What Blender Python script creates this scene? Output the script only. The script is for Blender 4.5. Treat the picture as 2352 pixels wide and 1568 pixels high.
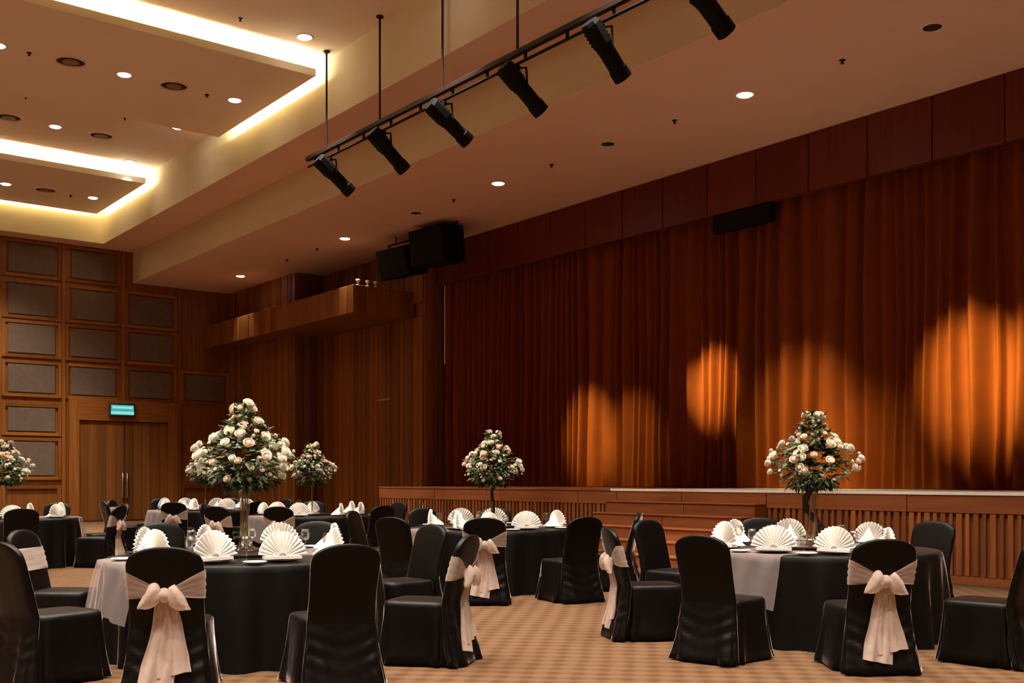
import bpy, bmesh, math, random
from mathutils import Vector, Matrix

# ------------------------------------------------------------------ scene, camera, world, exposure
scene = bpy.context.scene
for o in list(bpy.data.objects):
    bpy.data.objects.remove(o)
COL = scene.collection
PI = math.pi
R = math.radians
rnd = random.Random(11)

EYE = 1.38
YAW = R(38.1)
cam_data = bpy.data.cameras.new('camera')
cam = bpy.data.objects.new('camera', cam_data)
COL.objects.link(cam)
cam.location = (0, 0, EYE)
cam.rotation_euler = (R(90), 0, -YAW)
cam_data.sensor_width = 36.0
cam_data.lens = 36.0 * 2450 / 2352
cam_data.shift_y = 316 / 2352
cam_data.clip_end = 200
scene.camera = cam

world = bpy.data.worlds.new('world')
scene.world = world
world.use_nodes = True
world.node_tree.nodes['Background'].inputs[0].default_value = (1.0, 0.8, 0.6, 1)
world.node_tree.nodes['Background'].inputs[1].default_value = 0.02

vs = scene.view_settings
vs.view_transform = 'Standard'
vs.look = 'None'
vs.exposure = 0.15
vs.gamma = 1.0
vs.use_curve_mapping = False

DOWN_W = 1900.0          # one ceiling downlight
SOFFIT_W = 330.0
DOWN_COL = (1.0, 0.89, 0.75)
SPOT_W = 8200.0         # one stage profile spot
COVE_E = 80.0           # cove lamp emission


# ------------------------------------------------------------------ helpers
def cw(d, l):
    """depth straight ahead of the viewpoint and sideways offset, to room coordinates"""
    return (math.sin(YAW) * d + math.cos(YAW) * l, math.cos(YAW) * d - math.sin(YAW) * l)


def mesh(name, verts, faces, smooth=False):
    m = bpy.data.meshes.new(name)
    m.from_pydata([tuple(v) for v in verts], [], faces)
    m.update()
    if smooth:
        m.polygons.foreach_set('use_smooth', [True] * len(m.polygons))
    return m


def link(name, data, material=None, parent=None, loc=(0, 0, 0), rot=(0, 0, 0)):
    o = bpy.data.objects.new(name, data)
    COL.objects.link(o)
    o.location = loc
    o.rotation_euler = rot
    if parent:
        o.parent = parent
    if material and data is not None and not data.materials:
        data.materials.append(material)
    return o


def empty(name, loc=(0, 0, 0), rz=0.0):
    o = bpy.data.objects.new(name, None)
    COL.objects.link(o)
    o.location = loc
    o.rotation_euler = (0, 0, rz)
    o.empty_display_size = 0.1
    return o


def tag(o, label, cat, group=None):
    o['label'] = label
    o['category'] = cat
    if group:
        o['group'] = group
    return o


def structure(o, label=None):
    o['kind'] = 'structure'
    if label:
        o['label'] = label
    return o


class MB:
    """collects shapes into one mesh"""

    def __init__(self):
        self.v, self.f = [], []

    def add(self, verts, faces):
        n = len(self.v)
        self.v += [tuple(p) for p in verts]
        self.f += [tuple(i + n for i in q) for q in faces]
        return self

    def box(self, x0, x1, y0, y1, z0, z1):
        v = [(x0, y0, z0), (x1, y0, z0), (x1, y1, z0), (x0, y1, z0),
             (x0, y0, z1), (x1, y0, z1), (x1, y1, z1), (x0, y1, z1)]
        f = [(0, 3, 2, 1), (4, 5, 6, 7), (0, 1, 5, 4), (1, 2, 6, 5), (2, 3, 7, 6), (3, 0, 4, 7)]
        return self.add(v, f)

    def bevel_box(self, x0, x1, y0, y1, z0, z1, b):
        bm = bmesh.new()
        bmesh.ops.create_cube(bm, size=1.0)
        for q in bm.verts:
            q.co = Vector(((x0 + x1) / 2 + q.co.x * (x1 - x0), (y0 + y1) / 2 + q.co.y * (y1 - y0),
                           (z0 + z1) / 2 + q.co.z * (z1 - z0)))
        bmesh.ops.bevel(bm, geom=list(bm.edges), offset=b, segments=1, affect='EDGES')
        bm.verts.index_update()
        self.add([q.co[:] for q in bm.verts], [[q.index for q in fc.verts] for fc in bm.faces])
        bm.free()
        return self

    def tube(self, pts, rad, seg=8, caps=True):
        pts = [Vector(p) for p in pts]
        n = len(pts)
        if not hasattr(rad, '__len__'):
            rad = [rad] * n
        rings = []
        up = None
        for i, p in enumerate(pts):
            t = (pts[min(i + 1, n - 1)] - pts[max(i - 1, 0)]).normalized()
            if up is None:
                up = Vector((0, 0, 1)) if abs(t.z) < 0.9 else Vector((1, 0, 0))
            a = t.cross(up)
            if a.length < 1e-6:
                a = t.cross(Vector((0, 1, 0)))
            a.normalize()
            b = t.cross(a).normalized()
            up = -b if (-b).dot(up) > 0 else b
            rings.append([p + (a * math.cos(2 * PI * k / seg) + b * math.sin(2 * PI * k / seg)) * rad[i] for k in range(seg)])
        return self.rings(rings, caps, caps)

    def rings(self, rings, cap0=True, cap1=True):
        s = len(rings[0])
        v = [p for r in rings for p in r]
        f = []
        for i in range(len(rings) - 1):
            for k in range(s):
                k2 = (k + 1) % s
                f.append((i * s + k, i * s + k2, (i + 1) * s + k2, (i + 1) * s + k))
        if cap0:
            f.append(tuple(reversed(range(s))))
        if cap1:
            f.append(tuple((len(rings) - 1) * s + k for k in range(s)))
        return self.add(v, f)

    def lathe(self, prof, seg=24, cap0=False, cap1=False, c=(0, 0)):
        rs = [[(c[0] + r * math.cos(2 * PI * k / seg), c[1] + r * math.sin(2 * PI * k / seg), z) for k in range(seg)] for r, z in prof]
        return self.rings(rs, cap0, cap1)

    def grid(self, rows, close=False):
        nr, nc = len(rows), len(rows[0])
        v = [p for r in rows for p in r]
        f = []
        for i in range(nr - 1):
            for k in range(nc if close else nc - 1):
                k2 = (k + 1) % nc
                f.append((i * nc + k, i * nc + k2, (i + 1) * nc + k2, (i + 1) * nc + k))
        return self.add(v, f)

    def mesh(self, name, smooth=False):
        m = mesh(name, self.v, self.f, smooth)
        bm = bmesh.new()
        bm.from_mesh(m)
        bmesh.ops.recalc_face_normals(bm, faces=bm.faces)
        bm.to_mesh(m)
        bm.free()
        if smooth:
            m.polygons.foreach_set('use_smooth', [True] * len(m.polygons))
        return m

    def build(self, name, material, parent=None, smooth=False, loc=(0, 0, 0), rot=(0, 0, 0)):
        return link(name, self.mesh(name, smooth), material, parent, loc, rot)


def box(name, material, parent, *b):
    return MB().box(*b).build(name, material, parent)


def copy_tree(src, parent=None, loc=None, rz=None):
    c = src.copy()
    COL.objects.link(c)
    if parent is not None:
        c.parent = parent
    if loc is not None:
        c.location = loc
    if rz is not None:
        c.rotation_euler = (0, 0, rz)
    for ch in list(src.children):
        copy_tree(ch, c)
    return c


def lerp_table(tab, z):
    if z <= tab[0][0]:
        return tab[0][1:]
    for a, b in zip(tab, tab[1:]):
        if z <= b[0]:
            k = (z - a[0]) / (b[0] - a[0])
            return tuple(p + (q - p) * k for p, q in zip(a[1:], b[1:]))
    return tab[-1][1:]


def superell(w, t, ang, n):
    c, s = math.cos(ang), math.sin(ang)
    return (w * math.copysign(abs(c) ** (2 / n), c), t * math.copysign(abs(s) ** (2 / n), s))


# ------------------------------------------------------------------ materials
def new_mat(name):
    m = bpy.data.materials.new(name)
    m.use_nodes = True
    nt = m.node_tree
    return m, nt, nt.nodes['Principled BSDF']


def node(nt, kind, **kw):
    n = nt.nodes.new(kind)
    for k, v in kw.items():
        setattr(n, k, v)
    return n


def mixcol(nt, fac, a, b):
    n = node(nt, 'ShaderNodeMix', data_type='RGBA')
    if hasattr(fac, 'is_output'):
        nt.links.new(fac, n.inputs[0])
    else:
        n.inputs[0].default_value = fac
    for i, c in ((6, a), (7, b)):
        if hasattr(c, 'is_output'):
            nt.links.new(c, n.inputs[i])
        else:
            n.inputs[i].default_value = (*c, 1)
    return n.outputs[2]


def plain(name, col, rough=0.6, spec=0.4, metal=0.0, var=0.12, scale=6.0, sheen=0.0, sheen_tint=(1, 1, 1), bump=0.0):
    m, nt, b = new_mat(name)
    tc = node(nt, 'ShaderNodeTexCoord')
    nz = node(nt, 'ShaderNodeTexNoise')
    nz.inputs['Scale'].default_value = scale
    nz.inputs['Detail'].default_value = 4
    nt.links.new(tc.outputs['Object'], nz.inputs['Vector'])
    nt.links.new(mixcol(nt, nz.outputs['Fac'], [c * (1 - var) for c in col], [min(1, c * (1 + var)) for c in col]), b.inputs['Base Color'])
    b.inputs['Roughness'].default_value = rough
    b.inputs['Specular IOR Level'].default_value = spec
    b.inputs['Metallic'].default_value = metal
    if sheen:
        b.inputs['Sheen Weight'].default_value = sheen
        b.inputs['Sheen Roughness'].default_value = 0.15
        b.inputs['Sheen Tint'].default_value = (*sheen_tint, 1)
    if bump:
        bp = node(nt, 'ShaderNodeBump')
        bp.inputs['Strength'].default_value = bump
        bp.inputs['Distance'].default_value = 0.01
        nt.links.new(nz.outputs['Fac'], bp.inputs['Height'])
        nt.links.new(bp.outputs['Normal'], b.inputs['Normal'])
    return m


def wood(name, dark, light, rough=0.45, stretch=(14, 14, 0.6), spec=0.35, rand=0.35):
    m, nt, b = new_mat(name)
    tc = node(nt, 'ShaderNodeTexCoord')
    mp = node(nt, 'ShaderNodeMapping')
    mp.inputs['Scale'].default_value = stretch
    nt.links.new(tc.outputs['Object'], mp.inputs['Vector'])
    oi = node(nt, 'ShaderNodeObjectInfo')
    add = node(nt, 'ShaderNodeVectorMath', operation='ADD')
    nt.links.new(mp.outputs[0], add.inputs[0])
    mul = node(nt, 'ShaderNodeMath', operation='MULTIPLY')
    mul.inputs[1].default_value = 37.0
    nt.links.new(oi.outputs['Random'], mul.inputs[0])
    nt.links.new(mul.outputs[0], add.inputs[1])
    nz = node(nt, 'ShaderNodeTexNoise')
    nz.inputs['Scale'].default_value = 1.0
    nz.inputs['Detail'].default_value = 6
    nz.inputs['Roughness'].default_value = 0.6
    nt.links.new(add.outputs[0], nz.inputs['Vector'])
    ramp = node(nt, 'ShaderNodeValToRGB')
    ramp.color_ramp.elements[0].position = 0.3
    ramp.color_ramp.elements[0].color = (*dark, 1)
    ramp.color_ramp.elements[1].position = 0.7
    ramp.color_ramp.elements[1].color = (*light, 1)
    nt.links.new(nz.outputs['Fac'], ramp.inputs[0])
    mr = node(nt, 'ShaderNodeMapRange')
    mr.inputs[3].default_value = 1 - rand
    mr.inputs[4].default_value = 1 + rand * 0.6
    nt.links.new(oi.outputs['Random'], mr.inputs[0])
    hsv = node(nt, 'ShaderNodeHueSaturation')
    nt.links.new(ramp.outputs[0], hsv.inputs['Color'])
    nt.links.new(mr.outputs[0], hsv.inputs['Value'])
    nt.links.new(hsv.outputs[0], b.inputs['Base Color'])
    b.inputs['Roughness'].default_value = rough
    b.inputs['Specular IOR Level'].default_value = spec
    return m


def emitter(name, col, strength):
    m = bpy.data.materials.new(name)
    m.use_nodes = True
    nt = m.node_tree
    nt.nodes.remove(nt.nodes['Principled BSDF'])
    e = node(nt, 'ShaderNodeEmission')
    e.inputs[0].default_value = (*col, 1)
    e.inputs[1].default_value = strength
    nt.links.new(e.outputs[0], nt.nodes['Material Output'].inputs[0])
    return m


def organza(name, col, alpha):
    m = bpy.data.materials.new(name)
    m.use_nodes = True
    nt = m.node_tree
    nt.nodes.remove(nt.nodes['Principled BSDF'])
    d = node(nt, 'ShaderNodeBsdfDiffuse')
    tl = node(nt, 'ShaderNodeBsdfTranslucent')
    tr = node(nt, 'ShaderNodeBsdfTransparent')
    tc = node(nt, 'ShaderNodeTexCoord')
    nz = node(nt, 'ShaderNodeTexNoise')
    nz.inputs['Scale'].default_value = 30
    nt.links.new(tc.outputs['Object'], nz.inputs['Vector'])
    c = mixcol(nt, nz.outputs['Fac'], [k * 0.85 for k in col], [min(1, k * 1.12) for k in col])
    nt.links.new(c, d.inputs[0])
    nt.links.new(c, tl.inputs[0])
    m1 = node(nt, 'ShaderNodeMixShader')
    m1.inputs[0].default_value = 0.3
    nt.links.new(d.outputs[0], m1.inputs[1])
    nt.links.new(tl.outputs[0], m1.inputs[2])
    m2 = node(nt, 'ShaderNodeMixShader')
    m2.inputs[0].default_value = alpha
    nt.links.new(tr.outputs[0], m2.inputs[1])
    nt.links.new(m1.outputs[0], m2.inputs[2])
    nt.links.new(m2.outputs[0], nt.nodes['Material Output'].inputs[0])
    return m


def glass(name, tint=(0.93, 0.93, 0.9), base=0.06):
    m = bpy.data.materials.new(name)
    m.use_nodes = True
    nt = m.node_tree
    nt.nodes.remove(nt.nodes['Principled BSDF'])
    tr = node(nt, 'ShaderNodeBsdfTransparent')
    tr.inputs[0].default_value = (*tint, 1)
    gl = node(nt, 'ShaderNodeBsdfGlossy')
    gl.inputs['Roughness'].default_value = 0.08
    lw = node(nt, 'ShaderNodeLayerWeight')
    lw.inputs[0].default_value = 0.35
    ad = node(nt, 'ShaderNodeMath', operation='ADD')
    ad.inputs[1].default_value = base
    nt.links.new(lw.outputs['Facing'], ad.inputs[0])
    mu = node(nt, 'ShaderNodeMath', operation='MULTIPLY')
    mu.inputs[1].default_value = 0.6
    nt.links.new(ad.outputs[0], mu.inputs[0])
    mx = node(nt, 'ShaderNodeMixShader')
    nt.links.new(mu.outputs[0], mx.inputs[0])
    nt.links.new(tr.outputs[0], mx.inputs[1])
    nt.links.new(gl.outputs[0], mx.inputs[2])
    nt.links.new(mx.outputs[0], nt.nodes['Material Output'].inputs[0])
    return m


def carpet(name):
    m, nt, b = new_mat(name)
    tc = node(nt, 'ShaderNodeTexCoord')
    sx = node(nt, 'ShaderNodeSeparateXYZ')
    wob = node(nt, 'ShaderNodeTexNoise')
    wob.inputs['Scale'].default_value = 3.0
    nt.links.new(tc.outputs['Object'], wob.inputs['Vector'])
    sc_ = node(nt, 'ShaderNodeVectorMath', operation='SCALE')
    sc_.inputs['Scale'].default_value = 0.05
    nt.links.new(wob.outputs['Color'], sc_.inputs[0])
    ad = node(nt, 'ShaderNodeVectorMath', operation='ADD')
    nt.links.new(tc.outputs['Object'], ad.inputs[0])
    nt.links.new(sc_.outputs[0], ad.inputs[1])
    nt.links.new(ad.outputs[0], sx.inputs[0])
    outs = []
    for ax in (0, 1):
        mu = node(nt, 'ShaderNodeMath', operation='MULTIPLY')
        mu.inputs[1].default_value = 2 * PI / 0.25
        nt.links.new(sx.outputs[ax], mu.inputs[0])
        si = node(nt, 'ShaderNodeMath', operation='SINE')
        nt.links.new(mu.outputs[0], si.inputs[0])
        outs.append(si.outputs[0])
    pr = node(nt, 'ShaderNodeMath', operation='MULTIPLY')
    nt.links.new(outs[0], pr.inputs[0])
    nt.links.new(outs[1], pr.inputs[1])
    mr = node(nt, 'ShaderNodeMapRange')
    mr.inputs[1].default_value = -0.8
    mr.inputs[2].default_value = 0.5
    nt.links.new(pr.outputs[0], mr.inputs[0])
    nz = node(nt, 'ShaderNodeTexNoise')
    nz.inputs['Scale'].default_value = 55
    nz.inputs['Detail'].default_value = 3
    nt.links.new(tc.outputs['Object'], nz.inputs['Vector'])
    c1 = mixcol(nt, mr.outputs[0], (0.088, 0.043, 0.020), (0.140, 0.077, 0.040))
    c2 = mixcol(nt, nz.outputs['Fac'], (0.075, 0.037, 0.016), c1)
    c3 = mixcol(nt, 0.75, c2, c1)
    nt.links.new(c3, b.inputs['Base Color'])
    b.inputs['Roughness'].default_value = 0.95
    b.inputs['Specular IOR Level'].default_value = 0.1
    return m


M = {}
M['carpet'] = carpet('carpet_pattern')
M['paint'] = plain('ceiling_paint', (0.88, 0.72, 0.62), 0.85, 0.15, var=0.03, scale=1.5)
M['cove_paint'] = plain('cove_wall_paint', (0.76, 0.67, 0.48), 0.85, 0.15, var=0.03, scale=1.5)
M['soffit_paint'] = plain('soffit_paint', (0.80, 0.52, 0.41), 0.85, 0.15, var=0.03, scale=1.5)
M['wood'] = wood('wall_wood', (0.20, 0.066, 0.011), (0.34, 0.122, 0.022))
M['wood_h'] = wood('rail_wood', (0.20, 0.066, 0.011), (0.34, 0.122, 0.022), stretch=(0.6, 14, 14))
M['stage_wood'] = wood('stage_wood', (0.22, 0.066, 0.020), (0.36, 0.13, 0.04), rand=0.3)
M['stage_wood_h'] = wood('stage_wood_lengthwise', (0.23, 0.065, 0.021), (0.35, 0.118, 0.04), stretch=(14, 0.6, 14), rand=0.18)
M['red_wood'] = wood('dark_red_wood', (0.11, 0.014, 0.004), (0.16, 0.022, 0.006), rand=0.15)
M['door_wood'] = wood('door_wood', (0.15, 0.052, 0.010), (0.23, 0.085, 0.016))
M['acoustic'] = plain('grey_acoustic_fabric', (0.16, 0.115, 0.09), 0.95, 0.1, var=0.2, scale=8)
M['curtain'] = plain('rust_velvet', (0.19, 0.036, 0.005), 0.8, 0.15, var=0.2, scale=3, sheen=0.1, sheen_tint=(1, 0.4, 0.2))
M['black_metal'] = plain('black_metal', (0.004, 0.0035, 0.0035), 0.6, 0.15, var=0.2)
M['bar_metal'] = plain('dark_brown_metal', (0.02, 0.011, 0.009), 0.5, 0.25, var=0.2)
M['grille'] = plain('speaker_grille', (0.008, 0.008, 0.009), 0.7, 0.15, var=0.4, scale=60)
M['satin'] = plain('black_satin', (0.0035, 0.0024, 0.002), 0.42, 0.16, var=0.3, scale=9, sheen=1.0, sheen_tint=(1, 0.78, 0.76), bump=0.35)
M['cloth'] = plain('black_tablecloth', (0.004, 0.003, 0.0025), 0.5, 0.15, var=0.3, scale=9, sheen=0.75, sheen_tint=(1, 0.85, 0.8))
M['organza'] = organza('blush_organza', (0.74, 0.58, 0.50), 0.70)
M['overlay'] = organza('sheer_overlay', (0.50, 0.40, 0.38), 0.42)
M['napkin'] = plain('white_linen', (0.90, 0.87, 0.82), 0.85, 0.2, var=0.04, scale=20)
M['china'] = plain('white_china', (0.85, 0.82, 0.78), 0.25, 0.5, var=0.02)
M['charger'] = plain('dark_charger', (0.02, 0.012, 0.010), 0.25, 0.5, var=0.1)
M['glass'] = glass('clear_glass')
M['susan'] = plain('dark_glass_turntable', (0.035, 0.022, 0.02), 0.12, 0.6, var=0.1)
M['petal'] = plain('ivory_petals', (0.88, 0.84, 0.70), 0.7, 0.2, var=0.08, scale=25)
M['petal_pink'] = plain('blush_petals', (0.88, 0.70, 0.58), 0.7, 0.2, var=0.08, scale=25)
M['branch'] = plain('dark_bark', (0.05, 0.025, 0.015), 0.8, 0.2, var=0.4, scale=30)
M['twig'] = plain('pale_stems', (0.34, 0.26, 0.12), 0.7, 0.2, var=0.3, scale=20)
M['white_trim'] = plain('white_trim', (0.8, 0.77, 0.72), 0.5, 0.4, var=0.02)
M['nosing'] = plain('spotlit_pale_edge', (0.90, 0.85, 0.78), 0.3, 0.5, var=0.05)  # pale boards and nosing; spot light on the edge put into the colour
M['steel'] = plain('brushed_steel', (0.62, 0.56, 0.52), 0.3, 0.5, metal=0.9, var=0.05)
M['dark_trim'] = plain('dark_recess', (0.05, 0.03, 0.022), 0.7, 0.2)
M['vent'] = plain('vent_brown', (0.30, 0.20, 0.15), 0.7, 0.2)
M['lens'] = emitter('downlight_lens_glow', (1.0, 0.88, 0.74), 18.0)
M['cove'] = emitter('cove_lamp_glow', (1.0, 0.95, 0.68), COVE_E)
M['exit'] = emitter('exit_sign_teal', (0.06, 0.42, 0.40), 0.9)
M['exit_pale'] = emitter('exit_sign_pale', (0.30, 0.75, 0.70), 0.9)


def leaf_mat():
    m, nt, b = new_mat('mixed_leaves')
    tc = node(nt, 'ShaderNodeTexCoord')
    nz = node(nt, 'ShaderNodeTexNoise')
    nz.inputs['Scale'].default_value = 14
    nt.links.new(tc.outputs['Object'], nz.inputs['Vector'])
    r = node(nt, 'ShaderNodeValToRGB')
    r.color_ramp.elements[0].position = 0.38
    r.color_ramp.elements[0].color = (0.012, 0.028, 0.008, 1)
    r.color_ramp.elements[1].position = 0.66
    r.color_ramp.elements[1].color = (0.10, 0.135, 0.035, 1)
    nt.links.new(nz.outputs['Fac'], r.inputs[0])
    nt.links.new(r.outputs[0], b.inputs['Base Color'])
    b.inputs['Roughness'].default_value = 0.5
    return m


M['leaf'] = leaf_mat()

# ------------------------------------------------------------------ the room
XL, XF = -7.0, 18.0          # left wall, wall behind the stage
YN, YB = -5.0, 35.5          # wall behind the viewpoint, back wall
Z_MAIN, Z_PANEL, Z_STRIP, Z_SOF, Z_TOP = 10.15, 9.70, 8.86, 7.86, 10.62
X_COVE, X_BEAM = 10.7, 11.9
Y_COVE = 34.7
P1 = (19.80, 24.95)
P2 = (30.20, Y_COVE)

structure(box('floor', M['carpet'], None, XL, XF, YN, YB, -0.2, 0.0), 'beige patterned ballroom carpet')

ceil = structure(box('ceiling', M['paint'], None, XL, X_COVE, YN, P1[0], Z_MAIN, Z_TOP), 'warm painted ballroom ceiling with dropped panels and coves')
box('ceiling_bay', M['paint'], ceil, XL, X_COVE, P1[1], P2[0], Z_MAIN, Z_TOP)
box('recess_top', M['cove_paint'], ceil, XL, X_COVE, P1[0], P1[1], Z_TOP, Z_TOP + 0.1)
box('recess_top', M['cove_paint'], ceil, XL, X_COVE, P2[0], P2[1], Z_TOP, Z_TOP + 0.1)
box('edge_strip', M['soffit_paint'], ceil, X_COVE + 0.02, X_BEAM, YN, YB, Z_STRIP, Z_TOP)
box('edge_strip', M['soffit_paint'], ceil, XL, X_COVE + 0.02, Y_COVE + 0.02, YB, Z_STRIP, Z_TOP)
box('cove_wall', M['cove_paint'], ceil, X_COVE, X_COVE + 0.02, YN, Y_COVE + 0.02, Z_STRIP, Z_TOP)
box('cove_wall', M['cove_paint'], ceil, XL, X_COVE, Y_COVE, Y_COVE + 0.02, Z_STRIP, Z_TOP)
soffit = structure(box('ceiling_soffit', M['soffit_paint'], None, X_BEAM + 0.02, XF, YN, YB, Z_SOF, Z_TOP), 'low red-brown soffit in front of the stage')
box('beam_face', M['cove_paint'], soffit, X_BEAM, X_BEAM + 0.02, YN, YB, Z_SOF, Z_STRIP)

for (y0, y1, far) in ((P1[0] + 0.06, P1[1] - 0.1, False), (P2[0] - 0.2, P2[1] - 0.3, True)):
    pan = structure(box('ceiling_panel', M['paint'], None, XL, 10.40, y0, y1, Z_PANEL, Z_PANEL + 0.045),
                    'dropped ceiling panel nearer the stage spotlights' if not far else 'dropped ceiling panel nearest the back wall')
    box('upstand', M['cove_paint'], pan, XL, 9.9, y0 + 0.5, y1 - (0.5 if far else 0.02), Z_PANEL + 0.045, Z_TOP)
    box('lip', M['cove_paint'], pan, XL, 10.41, y0 - 0.012, y0, Z_PANEL - 0.005, Z_PANEL + 0.15)
    c = empty('cove_light', (0, 0, Z_PANEL + 0.045))
    tag(c, 'glowing warm white cove lamps above the %s dropped ceiling panel' % ('far' if far else 'near'), 'cove light', 'ceiling cove lamps')
    z = 0.0
    box('lamp_strip', M['cove'], c, XL, 10.1, y0 + 0.015, y0 + 0.06, z + 0.01, z + 0.045)
    box('lamp_strip', M['cove'], c, 10.13, 10.2, y0 + 0.2, y1 - 0.25, z + 0.01, z + 0.06)
    if far:
        box('lamp_strip', M['cove'], c, XL, 10.1, y1 - 0.27, y1 - 0.2, z + 0.01, z + 0.06)
    box('base_plate', M['white_trim'], c, XL, 10.25, y0 + 0.01, y0 + 0.10, z, z + 0.01)

structure(box('wall_left', M['wood'], None, XL - 0.2, XL, YN, YB, 0, Z_TOP), 'wood panelled side wall')
structure(box('wall_rear', M['wood'], None, XL, XF, YN - 0.2, YN, 0, Z_TOP), 'wood panelled wall opposite the double doors')
structure(box('wall_stage', M['red_wood'], None, XF, XF + 0.2, YN, YB, 0, Z_TOP), 'dark wall behind the stage curtain')

# back wall: boarded, with a raised frame round each grey acoustic panel
wb = structure(box('wall_back', M['wood'], None, XL, XF, YB, YB + 0.2, 0, Z_TOP), 'timber back wall with grey acoustic panels and double doors')
PITCH = 1.87
col_edges = [15.3 - PITCH * k for k in range(0, 10)]          # stiles
rows = [(1.49, 2.55), (2.87, 3.61), (4.08, 4.95), (5.30, 6.20), (6.50, 7.45), (7.80, 8.70)]


def raised_frame(x0, x1, z0, z1, w, material_s, material_h):
    d0, d1 = YB - 0.06, YB
    box('stile', material_s, wb, x0, x0 + w, d0, d1, z0, z1)
    box('stile', material_s, wb, x1 - w, x1, d0, d1, z0, z1)
    box('rail', material_h, wb, x0 + w, x1 - w, d0, d1, z0, z0 + w)
    box('rail', material_h, wb, x0 + w, x1 - w, d0, d1, z1 - w, z1)


X_DOOR = (10.16, 13.05)
for k in range(len(col_edges) - 1):
    x1, x0 = col_edges[k], col_edges[k + 1]
    for r, (z0, z1) in enumerate(rows):
        if k in (1, 2) and r < 2:
            continue
        if k == 1 and r == 5:
            continue
        if k == 0 and r not in (2,):
            continue
        raised_frame(x0 + 0.06, x1 - 0.06, z0 - 0.13, z1 + 0.13, 0.10, M['wood'], M['wood_h'])
        p = MB().bevel_box(x0 + 0.24, x1 - 0.24, YB - 0.05, YB, z0, z1, 0.015).build('acoustic_panel', M['acoustic'], wb)
# pilasters between the panel columns and skirting rails below
for x in col_edges[:-1]:
    if X_DOOR[0] - 0.3 < x < X_DOOR[1] + 0.3:
        box('pilaster', M['wood'], wb, x - 0.05, x + 0.05, YB - 0.09, YB, 3.95, Z_STRIP if x < X_BEAM else Z_SOF)
    else:
        box('pilaster', M['wood'], wb, x - 0.05, x + 0.05, YB - 0.09, YB, 0, Z_STRIP if x < X_BEAM else Z_SOF)
for k in range(len(col_edges) - 1):
    x1, x0 = col_edges[k], col_edges[k + 1]
    if k in (1, 2):
        continue
    raised_frame(x0 + 0.06, x1 - 0.06, 0.12, 1.2, 0.12, M['wood'], M['wood_h'])

# double doors
d = structure(empty('door_1', ((X_DOOR[0] + X_DOOR[1]) / 2, YB, 0)), 'tall timber double doors in the back wall')
hw = (X_DOOR[1] - X_DOOR[0]) / 2
box('door_frame', M['wood'], d, -hw - 0.32, -hw, -0.12, 0, 0, 3.95)
box('door_frame', M['wood'], d, hw, hw + 0.32, -0.12, 0, 0, 3.95)
box('door_frame', M['wood_h'], d, -hw, hw, -0.12, 0, 3.28, 3.95)
for s in (-1, 1):
    lf = box('door_leaf', M['door_wood'], d, min(0.012 * s, hw * s), max(0.012 * s, hw * s), -0.045, 0, 0.01, 3.27)
    for q in range(5):
        w = (hw - 0.012) / 5
        xa = 0.012 + q * w
        MB().bevel_box(min(s * (xa + 0.01), s * (xa + w - 0.01)), max(s * (xa + 0.01), s * (xa + w - 0.01)), -0.056, -0.045, 0.05, 3.24, 0.004).build('door_board', M['door_wood'], lf)
    hb = MB().tube([(0.07 * s, -0.056, 0.75), (0.07 * s, -0.12, 0.78), (0.07 * s, -0.12, 1.55), (0.07 * s, -0.056, 1.58)], 0.022, 8)
    hb.build('door_handle', M['steel'], lf, smooth=True)
box('meeting_strip', M['bar_metal'], d, -0.012, 0.012, -0.05, 0, 0.01, 3.27)

# exit sign over the doors
e = empty('exit_sign', (11.5, YB - 0.12, 3.42))
tag(e, 'glowing teal exit sign box above the double doors', 'exit sign')
MB().bevel_box(-0.43, 0.43, -0.07, 0.0, 0, 0.44, 0.02).build('housing', M['dark_trim'], e)
box('lit_face', M['exit'], e, -0.37, 0.37, -0.078, -0.07, 0.06, 0.38)
box('lit_band', M['exit_pale'], e, -0.33, 0.33, -0.084, -0.078, 0.26, 0.34)
box('lit_band', M['exit_pale'], e, -0.37, 0.37, -0.084, -0.078, 0.08, 0.17)

# timber side wall left of the stage: a projecting block, a set-back stretch and the boxed gallery above
X_BLOCK, X_SIDE = 15.3, 16.3
Y_BLOCK, Y_PROS = 30.5, 24.8
ws = structure(box('wall_side', M['wood'], None, X_SIDE + 0.04, XF, Y_PROS, Y_BLOCK, 0, Z_SOF), 'slatted timber side wall left of the stage')
plank_cache = {}


def plank_mesh(sx, sy, sz, mat_key):
    key = (round(sx, 3), round(sy, 3), round(sz, 3), mat_key)
    if key not in plank_cache:
        m = MB().bevel_box(-sx / 2, sx / 2, -sy / 2, sy / 2, 0, sz, min(sx, sy) * 0.18).mesh('plank')
        m.materials.append(M[mat_key])
        plank_cache[key] = m
    return plank_cache[key]


def plank(parent, x, y, z, sx, sy, sz, key, name='plank'):
    o = bpy.data.objects.new(name, plank_mesh(sx, sy, sz, key))
    COL.objects.link(o)
    o.location = (x, y, z)
    o.parent = parent
    return o


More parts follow.
